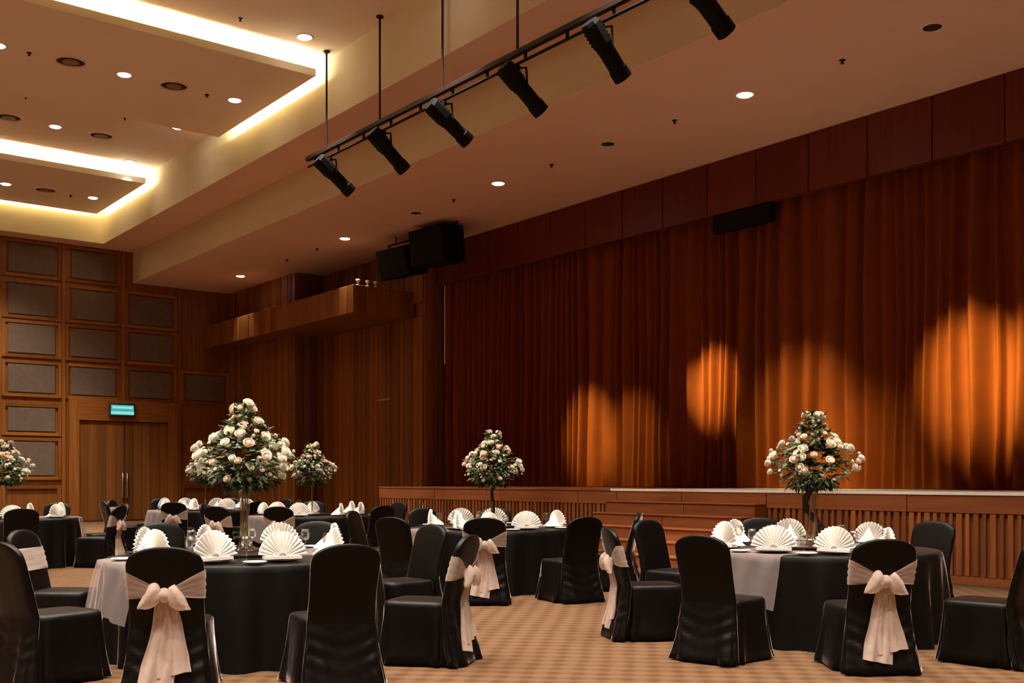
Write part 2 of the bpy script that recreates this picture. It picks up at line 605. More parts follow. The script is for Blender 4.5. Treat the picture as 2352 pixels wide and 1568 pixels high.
n = 24
w = (Y_BLOCK - Y_PROS) / n
for k in range(n):
    dep = 0.05 + 0.012 * (k % 3)
    plank(ws, X_SIDE + 0.04 - dep / 2, Y_PROS + w * (k + 0.5), 0, dep, w - 0.015, 5.9, 'wood')
    plank(ws, X_SIDE + 0.04 - dep / 2, Y_PROS + w * (k + 0.5), 6.3, dep, w - 0.015, Z_SOF - 6.3, 'wood')
for k in range(7):
    w2 = (XF - X_SIDE - 0.04) / 7
    plank(ws, X_SIDE + 0.04 + w2 * (k + 0.5), Y_PROS - 0.02, 1.2, w2 - 0.012, 0.04, Z_SOF - 1.2, 'wood')
wk = structure(box('wall_block', M['wood'], None, X_BLOCK + 0.04, XF, Y_BLOCK + 0.04, YB, 0, Z_SOF), 'projecting slatted timber block beside the back wall')
n = 20
w = (YB - 0.1 - Y_BLOCK - 0.04) / n
for k in range(n):
    dep = 0.05 + 0.012 * (k % 3)
    plank(wk, X_BLOCK + 0.04 - dep / 2, Y_BLOCK + 0.04 + w * (k + 0.5), 0, dep, w - 0.015, 5.9, 'wood')
    plank(wk, X_BLOCK + 0.04 - dep / 2, Y_BLOCK + 0.04 + w * (k + 0.5), 6.3, dep, w - 0.015, Z_SOF - 6.3, 'wood')
for k in range(4):
    plank(wk, X_BLOCK + 0.04 + 0.24 * (k + 0.5), Y_BLOCK + 0.02, 0, 0.228, 0.04, 5.9, 'door_wood')
    plank(wk, X_BLOCK + 0.04 + 0.24 * (k + 0.5), Y_BLOCK + 0.02, 6.3, 0.228, 0.04, Z_SOF - 6.3, 'door_wood')

X_GAL, Y_GAL = 14.35, 25.2
ga = structure(MB().box(X_GAL + 0.04, X_BLOCK, Y_BLOCK, YB, 5.9, 6.58).box(X_GAL + 0.04, X_SIDE, Y_GAL + 0.04, Y_BLOCK, 5.9, 6.58)
               .build('wall_gallery', M['wood'], None), 'boxed timber gallery along the side wall')
n = 26
w = (YB - 0.1 - Y_GAL) / n
for k in range(n):
    dep = 0.05 + 0.01 * (k % 2)
    plank(ga, X_GAL + 0.04 - dep / 2, Y_GAL + w * (k + 0.5), 5.87, dep, w - 0.012, 0.75, 'wood')
for k in range(5):
    w2 = (X_SIDE - X_GAL) / 5
    plank(ga, X_GAL + w2 * (k + 0.5), Y_GAL + 0.02, 5.87, w2 - 0.012, 0.05, 0.75, 'wood')
lampm = MB().lathe([(0.05, 0), (0.05, 0.03), (0.018, 0.05), (0.018, 0.09), (0.06, 0.12), (0.06, 0.17), (0.0, 0.19)], 12, cap0=True).mesh('gallery_lamp', True)
lampm.materials.append(M['white_trim'])
for q, dx in enumerate((0.2, 0.5, 0.75)):
    o = link('small_lamp', lampm, None, None, (X_GAL + dx, Y_GAL + 0.12, 6.62))
    tag(o, 'small white lamp on the gallery corner, %s of three' % ('leftmost', 'middle', 'rightmost')[q], 'lamp', 'small lamps on the gallery corner')
o = MB().bevel_box(-0.03, 0.0, -0.34, 0.34, -0.035, 0.035, 0.008).build('wall_plate', M['steel'], None, loc=(X_SIDE - 0.025, 26.8, 3.7))
tag(o, 'narrow pale metal plate on the slatted side wall', 'plate')

# stage header, stage, stairs
hd = structure(box('wall_header', M['red_wood'], None, 16.74, 16.86, YN, Y_PROS, 6.77, Z_SOF), 'dark red timber header above the curtain')
y = Y_PROS
while y > YN + 0.1:
    y2 = max(y - 1.25, YN)
    plank(hd, 16.72, (y + y2) / 2, 6.77, 0.045, (y - y2) - 0.02, Z_SOF - 6.77, 'red_wood', 'panel')
    y = y2

X_ST, Z_ST, Y_ST = 13.33, 1.2, 22.2
ST_A, ST_B = 10.6, 13.95         # stair opening along the stage front
st = structure(box('floor_stage', M['stage_wood_h'], None, X_ST + 0.05, XF, YN, Y_ST, 0, Z_ST - 0.02), 'raised timber stage')
box('stage_boards', M['nosing'], st, X_ST + 0.02, XF, YN, 14.1, Z_ST - 0.02, Z_ST)  # pale only along the spot-lit stretch; the left boards stay wood
box('stage_boards', M['stage_wood_h'], st, X_ST + 0.02, XF, 14.1, Y_ST, Z_ST - 0.02, Z_ST)
for (ya, yb) in ((YN, ST_A), (ST_B, Y_ST)):
    y = yb
    while y > ya + 0.05:
        y2 = max(y - 2.4, ya)
        MB().bevel_box(X_ST, X_ST + 0.05, y2 + 0.006, y - 0.006, 0.93, Z_ST - 0.03, 0.006).build('fascia_board', M['stage_wood_h'], st)
        y = y2
    box('plinth', M['stage_wood_h'], st, X_ST + 0.01, X_ST + 0.05, ya, yb, 0, 0.1)
    y = yb - 0.05
    k = 0
    while y > max(ya, 3.0):
        wdt = (0.06, 0.075, 0.05, 0.085)[k % 4]
        plank(st, X_ST + 0.028, y, 0.1, 0.045, wdt, 0.83, 'stage_wood', 'batten')
        y -= 0.115
        k += 1
box('nosing', M['nosing'], st, X_ST - 0.012, X_ST + 0.03, YN, 14.1, Z_ST - 0.03, Z_ST + 0.012)  # lit stretch of the stage edge, its brightness put into the colour
box('nosing', M['stage_wood_h'], st, X_ST - 0.012, X_ST + 0.03, 14.1, Y_ST, Z_ST - 0.03, Z_ST + 0.004)

sr = empty('stage_stairs', (X_ST, (ST_A + ST_B) / 2, 0))
tag(sr, 'reddish timber stairs leading up to the stage', 'stairs')
sh = (ST_B - ST_A) / 2
for k in range(5):
    zt = 1.0 - 0.2 * k
    x1 = 0.04 - 0.3 * k
    stp = box('step', M['stage_wood_h'], sr, x1 - 0.3, x1, -sh, sh, 0, zt - 0.03)
    MB().bevel_box(x1 - 0.33, x1, -sh - 0.01, sh + 0.01, zt - 0.03, zt, 0.008).build('tread', M['stage_wood_h'], stp)
    cut = -0.2 + 0.5 * ((k * 7) % 5) / 5
    box('riser_board', M['stage_wood_h'], stp, x1 - 0.312, x1 - 0.3, -sh + 0.01, cut - 0.008, max(zt - 0.2, 0), zt - 0.03)
    box('riser_board', M['stage_wood_h'], stp, x1 - 0.312, x1 - 0.3, cut + 0.008, sh - 0.01, max(zt - 0.2, 0), zt - 0.03)
for q in range(2):
    ya, yb = (-sh, 0.1) if q == 0 else (0.1, sh)
    MB().bevel_box(0.0, 0.04, ya + 0.006, yb - 0.006, 1.0, 1.17, 0.005).build('riser_board', M['stage_wood_h'], sr)

# ------------------------------------------------------------------ stage curtain
cur_def = [(24.7, 21.6, 0.0), (21.6, 18.3, 0.03), (18.3, 15.8, 0.0), (15.8, 13.0, 0.03), (13.0, 10.3, 0.0), (10.3, 7.5, 0.03), (7.5, 4.6, 0.0), (4.6, 1.6, 0.03)]
cur_lab = ['leftmost dark rust velvet curtain panel beside the slatted side wall',
           'second rust velvet curtain panel from the left, one spotlit pool near its foot',
           'third rust velvet curtain panel from the left, faintly spotlit near its foot',
           'fourth rust velvet curtain panel from the left, with the small brightest spotlight pool',
           'rust velvet curtain panel behind the front right flower arrangement',
           'rust velvet curtain panel with the large bright spotlight pool at right',
           'rightmost visible rust velvet curtain panel at the picture edge',
           'rust velvet curtain panel beyond the right picture edge']
Y0C, Y1C = cur_def[0][0], cur_def[-1][1]
r2 = random.Random(247)
NC = int((Y0C - Y1C) / 0.02)
prof_all, phase, wl, am = [], 0.0, 0.3, 1.0
for i in range(NC + 1):
    phase += 2 * PI * ((Y0C - Y1C) / NC) / wl
    if phase > 2 * PI:
        phase -= 2 * PI
        wl = r2.choice((0.18, 0.24, 0.3, 0.4, 0.55))
        am = r2.uniform(0.55, 1.15) * min(1.0, 0.55 + wl)
    prof_all.append((Y0C - (Y0C - Y1C) * i / NC, phase, am))
for _ in range(5):
    prof_all = [(p[0], p[1], (prof_all[max(0, i - 1)][2] + p[2] + prof_all[min(NC, i + 1)][2]) / 3) for i, p in enumerate(prof_all)]
for (ya, yb, setb), lab in zip(cur_def, cur_lab):
    i0 = round((Y0C - ya) / (Y0C - Y1C) * NC)
    i1 = round((Y0C - yb) / (Y0C - Y1C) * NC)
    prof = prof_all[i0:i1 + 1]
    rows_ = []
    for zz in (1.21, 1.5, 2.2, 3.2, 4.2, 5.2, 6.2, 6.95):
        amp = 0.17 - 0.06 * (zz - 1.2) / 5.8
        row = []
        for yy, ph, q in prof:
            c_ = math.cos(ph)
            s = c_ + 0.22 * math.cos(2 * ph + yy)
            edge = max(0.0, min(1.0, (ya - yy) / 0.2, (yy - yb) / 0.2))
            row.append((17.08 + amp * q * s + 0.03 * math.sin(yy * 1.7 + zz * 0.15), yy + edge * 0.03 * math.sin(zz * 1.1 + yy * 3), zz))
        rows_.append(row)
    mb = MB().grid(rows_)
    mb.add([(p[0] + 0.012, p[1], p[2]) for r in rows_ for p in r], [tuple(reversed(f)) for f in mb.f])
    o = mb.build('stage_curtain', M['curtain'], None, smooth=True)
    tag(o, lab, 'curtain', 'stage curtain panels')
o = MB().tube([(16.92, 24.62, 4.6), (16.92, 24.62, 6.99)], 0.02, 6).build('pull_rope', M['white_trim'], None)
tag(o, 'thin pale rope at the left edge of the stage curtain', 'rope')
o = MB().bevel_box(16.70, 16.90, 13.2, 14.65, 6.40, 6.77, 0.02).build('added_dark_box', M['black_metal'], None)  # black box added where a dark band lies under the header
tag(o, 'added dark long box under the header above the curtain', 'box')
o = box('curtain_track', M['black_metal'], None, 16.9, 17.3, 1.6, 24.7, 6.99, 7.07)
tag(o, 'dark curtain track behind the red timber header', 'curtain track')


# ------------------------------------------------------------------ ceiling fittings
def downlight_meshes():
    ring = MB().lathe([(0.13, 0.0), (0.17, -0.012), (0.175, 0.0)], 20).mesh('trim_ring', True)
    ring.materials.append(M['white_trim'])
    lens = MB().lathe([(0.132, 0.0), (0.11, -0.018), (0.06, -0.028), (0.0005, -0.03)], 20).mesh('lens', True)
    lens.materials.append(M['lens'])
    dark = MB().lathe([(0.132, -0.002), (0.10, -0.004), (0.0005, -0.005)], 20).mesh('dark_lens', True)
    dark.materials.append(M['dark_trim'])
    return ring, lens, dark


ring_m, lens_m, dark_m = downlight_meshes()


def downlight(x, y, z, label, watts, lit=True, cone=66, group='recessed downlights'):
    e = empty('downlight', (x, y, z))
    tag(e, label, 'downlight', group)
    link('trim_ring', ring_m, None, e)
    link('lens', lens_m if lit else dark_m, None, e)
    if lit:
        ld = bpy.data.lights.new('downlight_lamp', 'SPOT')
        ld.energy = watts
        ld.color = DOWN_COL
        ld.spot_size = R(cone)
        ld.spot_blend = 0.8
        ld.shadow_soft_size = 0.09
        link('lamp', ld, None, e, (0, 0, -0.06))
    return e


def dl_row(items, z, watts, where, words, cone=104):
    for (x, y), wd in zip(items, words):
        downlight(x, y, z, 'lit round downlight %s, %s' % (where, wd), watts, cone=cone if x < 9 else 66)


dl_row([(9.83, 19.2)], Z_MAIN, DOWN_W, 'in the ceiling', 'between spotlight rods and cove')
dl_row([(4.87, 22.21), (7.27, 22.21), (9.67, 22.21)], Z_PANEL, DOWN_W, 'in the near dropped panel', ['leftmost of three', 'middle of three', 'rightmost of three'])
dl_row([(7.44, 27.92), (9.86, 26.1), (9.89, 29.75)], Z_MAIN, DOWN_W, 'between the two dropped panels', ['leftmost of three', 'nearest of three', 'farthest of three'])
dl_row([(7.33, 32.5), (9.72, 32.5)], Z_PANEL, DOWN_W, 'in the far dropped panel', ['left of two', 'right of two'])
dl_row([(14.2, 11.74), (14.2, 18.6), (14.2, 25.41), (14.2, 32.16)], Z_SOF, SOFFIT_W, 'in the soffit',
       ['nearest and largest of four', 'second nearest of four', 'third nearest of four', 'farthest of four'])
for (x, y), wd in zip([(14.2, 8.33), (14.2, 15.1), (14.2, 21.9)], ['nearest of three', 'middle of three', 'farthest above the speakers']):
    downlight(x, y, Z_SOF, 'unlit dark downlight in the soffit, %s' % wd, 0, lit=False)
# the same grid goes on over the near half of the room, above the frame
q = 0
for x in (-4.5, -1.0, 2.43, 6.2, 9.83):
    for y in (-2.0, 2.4, 6.6, 10.8, 15.0):
        if math.sin(YAW) * x + math.cos(YAW) * y < 18.5 and not (x < 0 and y < 0):
            q += 1
            downlight(x, y, Z_MAIN, cone=66 if x > 9 else 104, watts=DOWN_W, group='downlights above the picture frame', label='lit downlight above the picture frame, %s from the stage, %s from the viewpoint' % (
                {9.83: 'first', 6.2: 'second', 2.43: 'third', -1.0: 'fourth', -4.5: 'fifth'}[x], {-2.0: 'behind', 2.4: 'first', 6.6: 'second', 10.8: 'third', 15.0: 'fourth'}[y]))
for x in (0.0, 2.45, -2.4):
    downlight(x, 22.21, Z_PANEL, 'lit downlight of the near dropped panel beyond the left edge, %s' % {2.45: 'first', 0.0: 'second', -2.4: 'third'}[x], DOWN_W, cone=104, group='downlights left of the picture frame')
for x in (5.0, 2.5, 0.0):
    downlight(x, 27.92, Z_MAIN, 'lit downlight between the dropped panels beyond the left edge, %s' % {5.0: 'first', 2.5: 'second', 0.0: 'third'}[x], DOWN_W, cone=104, group='downlights left of the picture frame')
downlight(14.2, 4.9, Z_SOF, 'lit round downlight in the soffit beyond the right picture edge', SOFFIT_W)
downlight(14.2, -2.0, Z_SOF, 'lit round downlight in the soffit behind the viewpoint', SOFFIT_W)

vent_r = MB().lathe([(0.30, 0.0), (0.295, -0.035), (0.28, -0.04), (0.27, -0.004)], 24).mesh('vent_ring', True)
vent_r.materials.append(M['paint'])
vent_c = MB().lathe([(0.15, -0.006), (0.17, -0.03), (0.10, -0.04), (0.0005, -0.042)], 24).mesh('vent_cone', True)
vent_c.materials.append(M['vent'])
vent_b = MB().lathe([(0.275, -0.003), (0.0005, -0.004)], 24).mesh('vent_throat', True)
vent_b.materials.append(M['dark_trim'])
for (x, y, z, wd) in ((6.19, 22.13, Z_PANEL, 'near dropped panel, left of two'), (8.29, 22.15, Z_PANEL, 'near dropped panel, right of two'),
                      (6.35, 27.84, Z_MAIN, 'ceiling between dropped panels, left of two'), (8.54, 27.87, Z_MAIN, 'ceiling between dropped panels, right of two'),
                      (8.37, 32.4, Z_PANEL, 'far dropped panel')):
    e = empty('air_vent', (x, y, z))
    tag(e, 'round dark-rimmed air vent in the %s' % wd, 'air vent', 'round ceiling vents')
    link('vent_ring', vent_r, None, e)
    link('vent_throat', vent_b, None, e)
    link('vent_cone', vent_c, None, e)
sp_b = MB().lathe([(0.05, 0.0), (0.045, -0.012), (0.02, -0.016), (0.016, -0.05)], 12).mesh('sprinkler_body', True)
sp_b.materials.append(M['bar_metal'])
sp_d = MB().lathe([(0.03, -0.05), (0.03, -0.058), (0.0005, -0.058)], 12, cap0=True).mesh('deflector', True)
sp_d.materials.append(M['bar_metal'])
for (x, y, z, wd) in ((8.46, 19.17, Z_MAIN, 'ceiling above the near cove'), (5.43, 22.2, Z_PANEL, 'near dropped panel, left of two'), (9.05, 22.24, Z_PANEL, 'near dropped panel, right of two'),
                      (6.31, 26.1, Z_MAIN, 'ceiling between dropped panels, left of two'), (8.58, 26.17, Z_MAIN, 'ceiling between dropped panels, right of two'),
                      (9.12, 32.6, Z_PANEL, 'far dropped panel'),
                      (14.2, 9.83, Z_SOF, 'soffit, nearest of six'), (14.2, 13.35, Z_SOF, 'soffit, second nearest of six'), (14.2, 16.79, Z_SOF, 'soffit, third nearest of six'),
                      (14.2, 20.3, Z_SOF, 'soffit, fourth nearest of six'), (14.2, 27.0, Z_SOF, 'soffit, second farthest of six'), (14.2, 28.87, Z_SOF, 'soffit, farthest of six')):
    e = empty('ceiling_sprinkler', (x, y, z))
    tag(e, 'small dark sprinkler dot in the %s' % wd, 'sprinkler', 'ceiling sprinklers')
    link('body', sp_b, None, e)
    link('deflector', sp_d, None, e)

# ------------------------------------------------------------------ lighting bar with profile spots
X_BAR, Z_BAR = 10.5, 8.13
bar = empty('lighting_bar', (X_BAR, 20.4, Z_BAR))
tag(bar, 'long dark lighting bar hung on rods below the ceiling', 'lighting bar')
YA, YE = 0.0, -17.5
MB().bevel_box(-0.045, 0.045, YE, YA, -0.045, 0.045, 0.01).build('main_rail', M['bar_metal'], bar)
MB().tube([(0, YA - 0.05, -0.17), (0, YE, -0.17)], 0.024, 8).build('hanging_pipe', M['black_metal'], bar)
for k in range(18):
    yy = -0.35 - 1.0 * k
    MB().box(-0.02, 0.02, yy - 0.02, yy + 0.02, -0.17, -0.04).build('bracket', M['black_metal'], bar)
for yy in (19.55, 17.45, 15.35, 13.25, 10.6, 7.4):
    MB().tube([(0, yy - 20.4, 0.04), (0, yy - 20.4, Z_MAIN - Z_BAR)], 0.022, 8).build('rod', M['bar_metal'], bar)
    MB().lathe([(0.07, 0), (0.07, -0.03), (0.03, -0.05)], 12, cap0=True).build('ceiling_cup', M['bar_metal'], bar, loc=(0, yy - 20.4, Z_MAIN - Z_BAR))



def axis_lathe(prof, seg=10, cap=True):
    rs = [[(x, r * math.cos(2 * PI * (k + 0.5) / seg), r * math.sin(2 * PI * (k + 0.5) / seg)) for k in range(seg)] for x, r in prof]
    return MB().rings(rs, cap, cap)


sp_house = axis_lathe([(-0.42, 0.06), (-0.42, 0.13), (-0.37, 0.155), (-0.06, 0.155), (-0.04, 0.14), (0.02, 0.14)], 8).mesh('lamp_housing')
sp_barrel = axis_lathe([(0.02, 0.125), (0.34, 0.125), (0.36, 0.14), (0.52, 0.14)], 14, cap=False).mesh('barrel')
sp_fins = MB()
for k in range(5):
    sp_fins.box(-0.36 + 0.06 * k, -0.34 + 0.06 * k, -0.113, 0.113, -0.113, 0.113)
sp_fins = sp_fins.mesh('cooling_fins')
sp_lens = axis_lathe([(0.40, 0.10), (0.405, 0.06), (0.407, 0.001)], 14, cap=False).mesh('lens')
for m_ in (sp_house, sp_barrel, sp_fins):
    m_.materials.append(M['black_metal'])
sp_lens.materials.append(emitter('spot_lens_glow', (1.0, 0.8, 0.5), 1.5))
targets = [  # lamp y, curtain y, curtain z, power factor, cone
    (19.4, 18.75, 2.45, 0.8, 17), (17.3, 17.2, 2.2, 0.4, 17), (15.3, 14.9, 3.35, 1.5, 14), (13.25, 12.6, 2.3, 0.55, 25),
    (11.3, 11.2, 1.3, 0.25, 24), (9.4, 9.25, 3.1, 1.2, 19), (7.5, 8.1, 3.1, 0.6, 17), (5.5, 5.0, 2.8, 0.6, 17)]
words = ['farthest', 'second farthest', 'third farthest', 'fourth farthest', 'second nearest in view', 'nearest in view, cut off at the top', 'just above the picture frame', 'nearest the viewpoint, out of the picture']
for (ly, ty, tz, pw, cone), wd in zip(targets, words):
    px, pz = X_BAR + 0.06, Z_BAR - 0.52
    e = empty('profile_spotlight', (px, ly, pz))
    tag(e, 'black profile spotlight clamped under the lighting bar, %s' % wd, 'spotlight', 'profile spotlights on the bar')
    aim = Vector((17.0 - px, ty - ly, tz - pz))
    yaw = math.atan2(aim.y, aim.x)
    pit = math.atan2(aim.z, math.hypot(aim.x, aim.y))
    rot = (0, -pit, yaw)
    hsg = link('lamp_housing', sp_house, None, e, (0, 0, 0), rot)
    link('cooling_fins', sp_fins, None, hsg)
    br = link('barrel', sp_barrel, None, e, (0, 0, 0), rot)
    link('lens', sp_lens, None, br)
    yk = MB().tube([(0.0, -0.17, 0.0), (-0.02, -0.17, 0.25), (-0.04, 0, 0.28), (-0.02, 0.17, 0.25), (0.0, 0.17, 0.0)], 0.018, 6)
    yk.build('yoke', M['black_metal'], e)
    MB().bevel_box(-0.1, -0.02, -0.035, 0.035, 0.25, 0.324, 0.01).build('clamp', M['black_metal'], e)
    ld = bpy.data.lights.new('stage_spot', 'SPOT')
    ld.energy = SPOT_W * pw
    ld.color = (1.0, 0.92, 0.30)
    ld.spot_size = R(cone)
    ld.spot_blend = 1.0
    ld.shadow_soft_size = 0.05
    lo = link('lamp', ld, None, e)
    dirn = aim.normalized()
    lo.location = dirn * 0.56
    lo.rotation_euler = dirn.to_track_quat('-Z', 'Y').to_euler()

# loudspeakers under the soffit
for k, (yy, zz, sx, sy, sz, tilt, lab) in enumerate(((24.15, 6.78, 0.75, 1.25, 0.78, 14, 'black hanging loudspeaker, the lower left box of the pair'),
                                                      (22.55, 6.86, 0.8, 1.35, 0.90, 6, 'black hanging loudspeaker, the upper right box of the pair'))):
    e = empty('loudspeaker', (15.35, yy, zz), R(8))
    e.rotation_euler = (0, R(-tilt), R(6))
    tag(e, lab + ' under the soffit', 'loudspeaker', 'loudspeakers under the soffit')
    hx, hy = sx / 2, sy / 2
    v = [(-hx, -hy, 0), (hx, -hy * 0.8, 0), (hx, hy * 0.8, 0), (-hx, hy, 0), (-hx, -hy, sz), (hx, -hy * 0.8, sz), (hx, hy * 0.8, sz), (-hx, hy, sz)]
    MB().add(v, [(0, 3, 2, 1), (4, 5, 6, 7), (0, 1, 5, 4), (1, 2, 6, 5), (2, 3, 7, 6), (3, 0, 4, 7)]).build('cabinet', M['black_metal'], e)
    MB().bevel_box(-hx - 0.03, -hx, -hy + 0.04, hy - 0.04, 0.04, sz - 0.04, 0.01).build('grille', M['grille'], e)
    MB().tube([(0.1, -hy * 0.95, 0.2), (0.1, -hy * 0.97, sz + 0.12), (0.1, hy * 0.97, sz + 0.12), (0.1, hy * 0.95, 0.2)], 0.03, 6).build('bracket', M['black_metal'], e)
    for s in (-0.4, 0.4):
        MB().tube([(0.1, s * hy * 2 * 0.6, sz + 0.1), (0.1 + 0.1, s * hy * 2 * 0.6, (Z_SOF - zz) / math.cos(R(tilt)) + 0.02)], 0.015, 6).build('hanger', M['black_metal'], e)


# ------------------------------------------------------------------ covered chair
BACK = [(0.012, 0.282, -0.345, 0.055), (0.25, 0.250, -0.292, 0.046), (0.46, 0.23, -0.262, 0.042), (0.62, 0.226, -0.295, 0.04),
        (0.80, 0.234, -0.345, 0.037), (0.86, 0.234, -0.362, 0.035), (0.895, 0.221, -0.372, 0.034), (0.925, 0.185, -0.380, 0.032),
        (0.948, 0.130, -0.386, 0.028), (0.961, 0.06, -0.389, 0.02)]
SEG = 44


def back_point(ang, z, off=0.0):
    w, yc, t = lerp_table(BACK, z)
    x, y = superell(w + off, t + off, ang, 3.6)
    fold = max(0.0, (0.45 - z) / 0.45)
    k = 1 + 0.06 * fold * math.sin(ang * 9 + 1.3)
    swag = 0.007 * math.exp(-((z - 0.26) / 0.13) ** 2) * math.sin(z * 62 - abs(x) * 26 + 0.8)
    return (x * k, yc + y - 0.020 * fold * math.sin(x * 36 + z * 6) - (swag if y < 0 else 0.0), z)


def chair_meshes(variant):
    ph = variant * 1.7
    zs = [0.012, 0.06] + [0.08 + 0.02 * i for i in range(20)] + [0.49, 0.54, 0.62, 0.71, 0.80, 0.85, 0.875, 0.90, 0.915, 0.93, 0.94, 0.949, 0.956, 0.961]
    rings = [[back_point(2 * PI * k / SEG, z) for k in range(SEG)] for z in zs]
    back = MB().rings(rings).mesh('backrest_cover', True)
    back.materials.append(M['satin'])
    rings = []
    for z, w, dpt, amp in ((0.012, 0.282, 0.295, 0.022), (0.08, 0.27, 0.284, 0.018), (0.2, 0.255, 0.270, 0.011), (0.32, 0.245, 0.261, 0.005),
                           (0.43, 0.238, 0.254, 0.0), (0.455, 0.234, 0.25, 0.0), (0.468, 0.222, 0.238, 0), (0.474, 0.16, 0.17, 0), (0.476, 0.05, 0.055, 0)):
        ring = []
        for k in range(60):
            a = 2 * PI * k / 60
            x, y = superell(w, dpt, a, 5.5)
            q = 1 + amp * 3.2 * math.sin(a * 11 + ph) + amp * 1.5 * math.sin(a * 5 + ph * 2)
            ring.append((x * q, y * q - 0.005, z))
        rings.append(ring)
    seat = MB().rings(rings).mesh('seat_cover', True)
    seat.materials.append(M['satin'])
    return back, seat


def sash_meshes():
    rows_ = []
    nrow = 9
    for r_ in range(nrow):
        t = r_ / (nrow - 1)
        row = []
        for k in range(64):
            a = 2 * PI * k / 64
            xn = math.cos(a)
            rear = max(0.0, -math.sin(a)) ** 0.5
            cen = (1 - abs(math.copysign(abs(math.cos(a)) ** 0.55, xn))) * rear
            zu = 0.815 - 0.13 * cen
            zl = 0.635 + 0.02 * cen
            z = zl + (zu - zl) * t
            off = 0.010 + 0.004 * math.sin(t * 22 + xn * 3)
            row.append(back_point(a, z, off))
        rows_.append(row)
    band = MB().grid(rows_, close=True).mesh('sash_band', True)
    knot = MB()
    rg = []
    yk = -0.395
    for i in range(9):
        t = i / 8
        rr = math.sin(PI * (0.08 + 0.84 * t))
        rg.append([(0.045 * rr * math.cos(2 * PI * k / 16) * (1 + 0.15 * math.sin(k * 2.1)), yk + 0.035 * rr * math.sin(2 * PI * k / 16), 0.665 - 0.045 + 0.09 * t) for k in range(16)])
    knot.rings(rg)
    knot = knot.mesh('bow_knot', True)
    loops = []
    for s in (-1, 1):
        rg = []
        for i in range(11):
            t = i / 10
            rr = math.sin(PI * min(1, 0.06 + 0.94 * t) ** 0.75)
            cx = s * (0.02 + 0.135 * t)
            cz = 0.672 - 0.085 * t * t - (0.012 if s > 0 else 0)
            rg.append([(cx + 0.006 * math.sin(k * 1.9 + i), yk - 0.005 + (0.036 * rr + 0.004) * math.sin(2 * PI * k / 16) * (1 + 0.2 * math.sin(k * 1.3 + t * 9)),
                        cz + (0.066 * rr + 0.005) * math.cos(2 * PI * k / 16) * (1 + 0.14 * math.sin(k * 2.6 + t * 5))) for k in range(16)])
        loops.append(MB().rings(rg).mesh('bow_loop', True))
    tails = []
    for s, zend, sp in ((-1, 0.10, 0.035), (1, 0.17, 0.05)):
        rows_ = []
        for i in range(15):
            t = i / 14
            z = 0.655 + (zend - 0.655) * t
            w, yc, tk = lerp_table(BACK, z)
            wid = 0.03 + 0.075 * min(1, t * 1.3)
            cx = s * (0.012 + sp * t) + 0.012 * math.sin(t * 5 + s)
            row = []
            for k in range(13):
                u = k / 12 * 2 - 1
                row.append((cx + u * wid, yc - tk - 0.022 - 0.016 * (1 - t) + 0.011 * math.sin(u * 7 + s + t * 3) * (0.4 + t), z + 0.02 * u * s * t))
            rows_.append(row)
        mb = MB().grid(rows_)
        mb.add([(p[0], p[1] + 0.003, p[2]) for r in rows_ for p in r], [tuple(reversed(f)) for f in mb.f])
        tails.append(mb.mesh('bow_tail', True))
    for m_ in [band, knot] + loops + tails:
        m_.materials.append(M['organza'])
    return band, knot, loops, tails


chair_var = [chair_meshes(0), chair_meshes(1), chair_meshes(2)]
band_m, knot_m, loop_m, tail_m = sash_meshes()
chair_n = 0


def chair(x, y, rz, sash, label, group, scale=1.0):
    global chair_n
    b, s = chair_var[chair_n % 3]
    chair_n += 1
    e = empty('banquet_chair', (x, y, 0), rz)
    tag(e, label, 'chair', group)
    link('backrest_cover', b, None, e)
    link('seat_cover', s, None, e)
    if sash:
        sb = link('sash', band_m, None, e)
        link('bow_knot', knot_m, None, sb)
        for m_ in loop_m:
            link('bow_loop', m_, None, sb)
        for m_ in tail_m:
            link('bow_tail', m_, None, sb)
    return e


# ------------------------------------------------------------------ table top things
def napkin_mesh():
    mb = MB()
    npl = 15
    front, back_ = [], []
    for k in range(npl * 2 + 1):
        a = R(8) + (PI - R(16)) * k / (npl * 2)
        zig = 0.012 * (1 if k % 2 else -1)
        ro, ri = [], []
        for rr in (0.03, 0.09, 0.15, 0.172 - (0.006 if k % 2 else 0)):
            x, z = rr * 1.06 * math.cos(a), 0.012 + rr * 1.12 * math.sin(a)
            yy = zig * (rr / 0.17) + 0.10 * z * z * 4 - 0.01
            ro.append((x, yy - 0.004, z))
            ri.append((x, yy + 0.006, z))
        front.append(ro)
        back_.append(ri)
    mb.grid(front)
    mb.grid(back_)
    mb.grid([[f[-1] for f in front], [b[-1] for b in back_]])
    # folded stand behind the fan
    mb.add([(-0.06, 0.0, 0.004), (0.06, 0.0, 0.004), (0.0, 0.02, 0.15), (-0.05, 0.17, 0.004), (0.05, 0.17, 0.004), (0.0, 0.17, 0.02)],
           [(0, 2, 5, 3), (2, 1, 4, 5), (0, 1, 2), (3, 5, 4), (0, 3, 4, 1)])
    # flat folded base strip
    mb.box(-0.14, 0.14, -0.03, 0.03, 0.0, 0.022)
    m = mb.mesh('napkin', False)
    m.materials.append(M['napkin'])
    return m


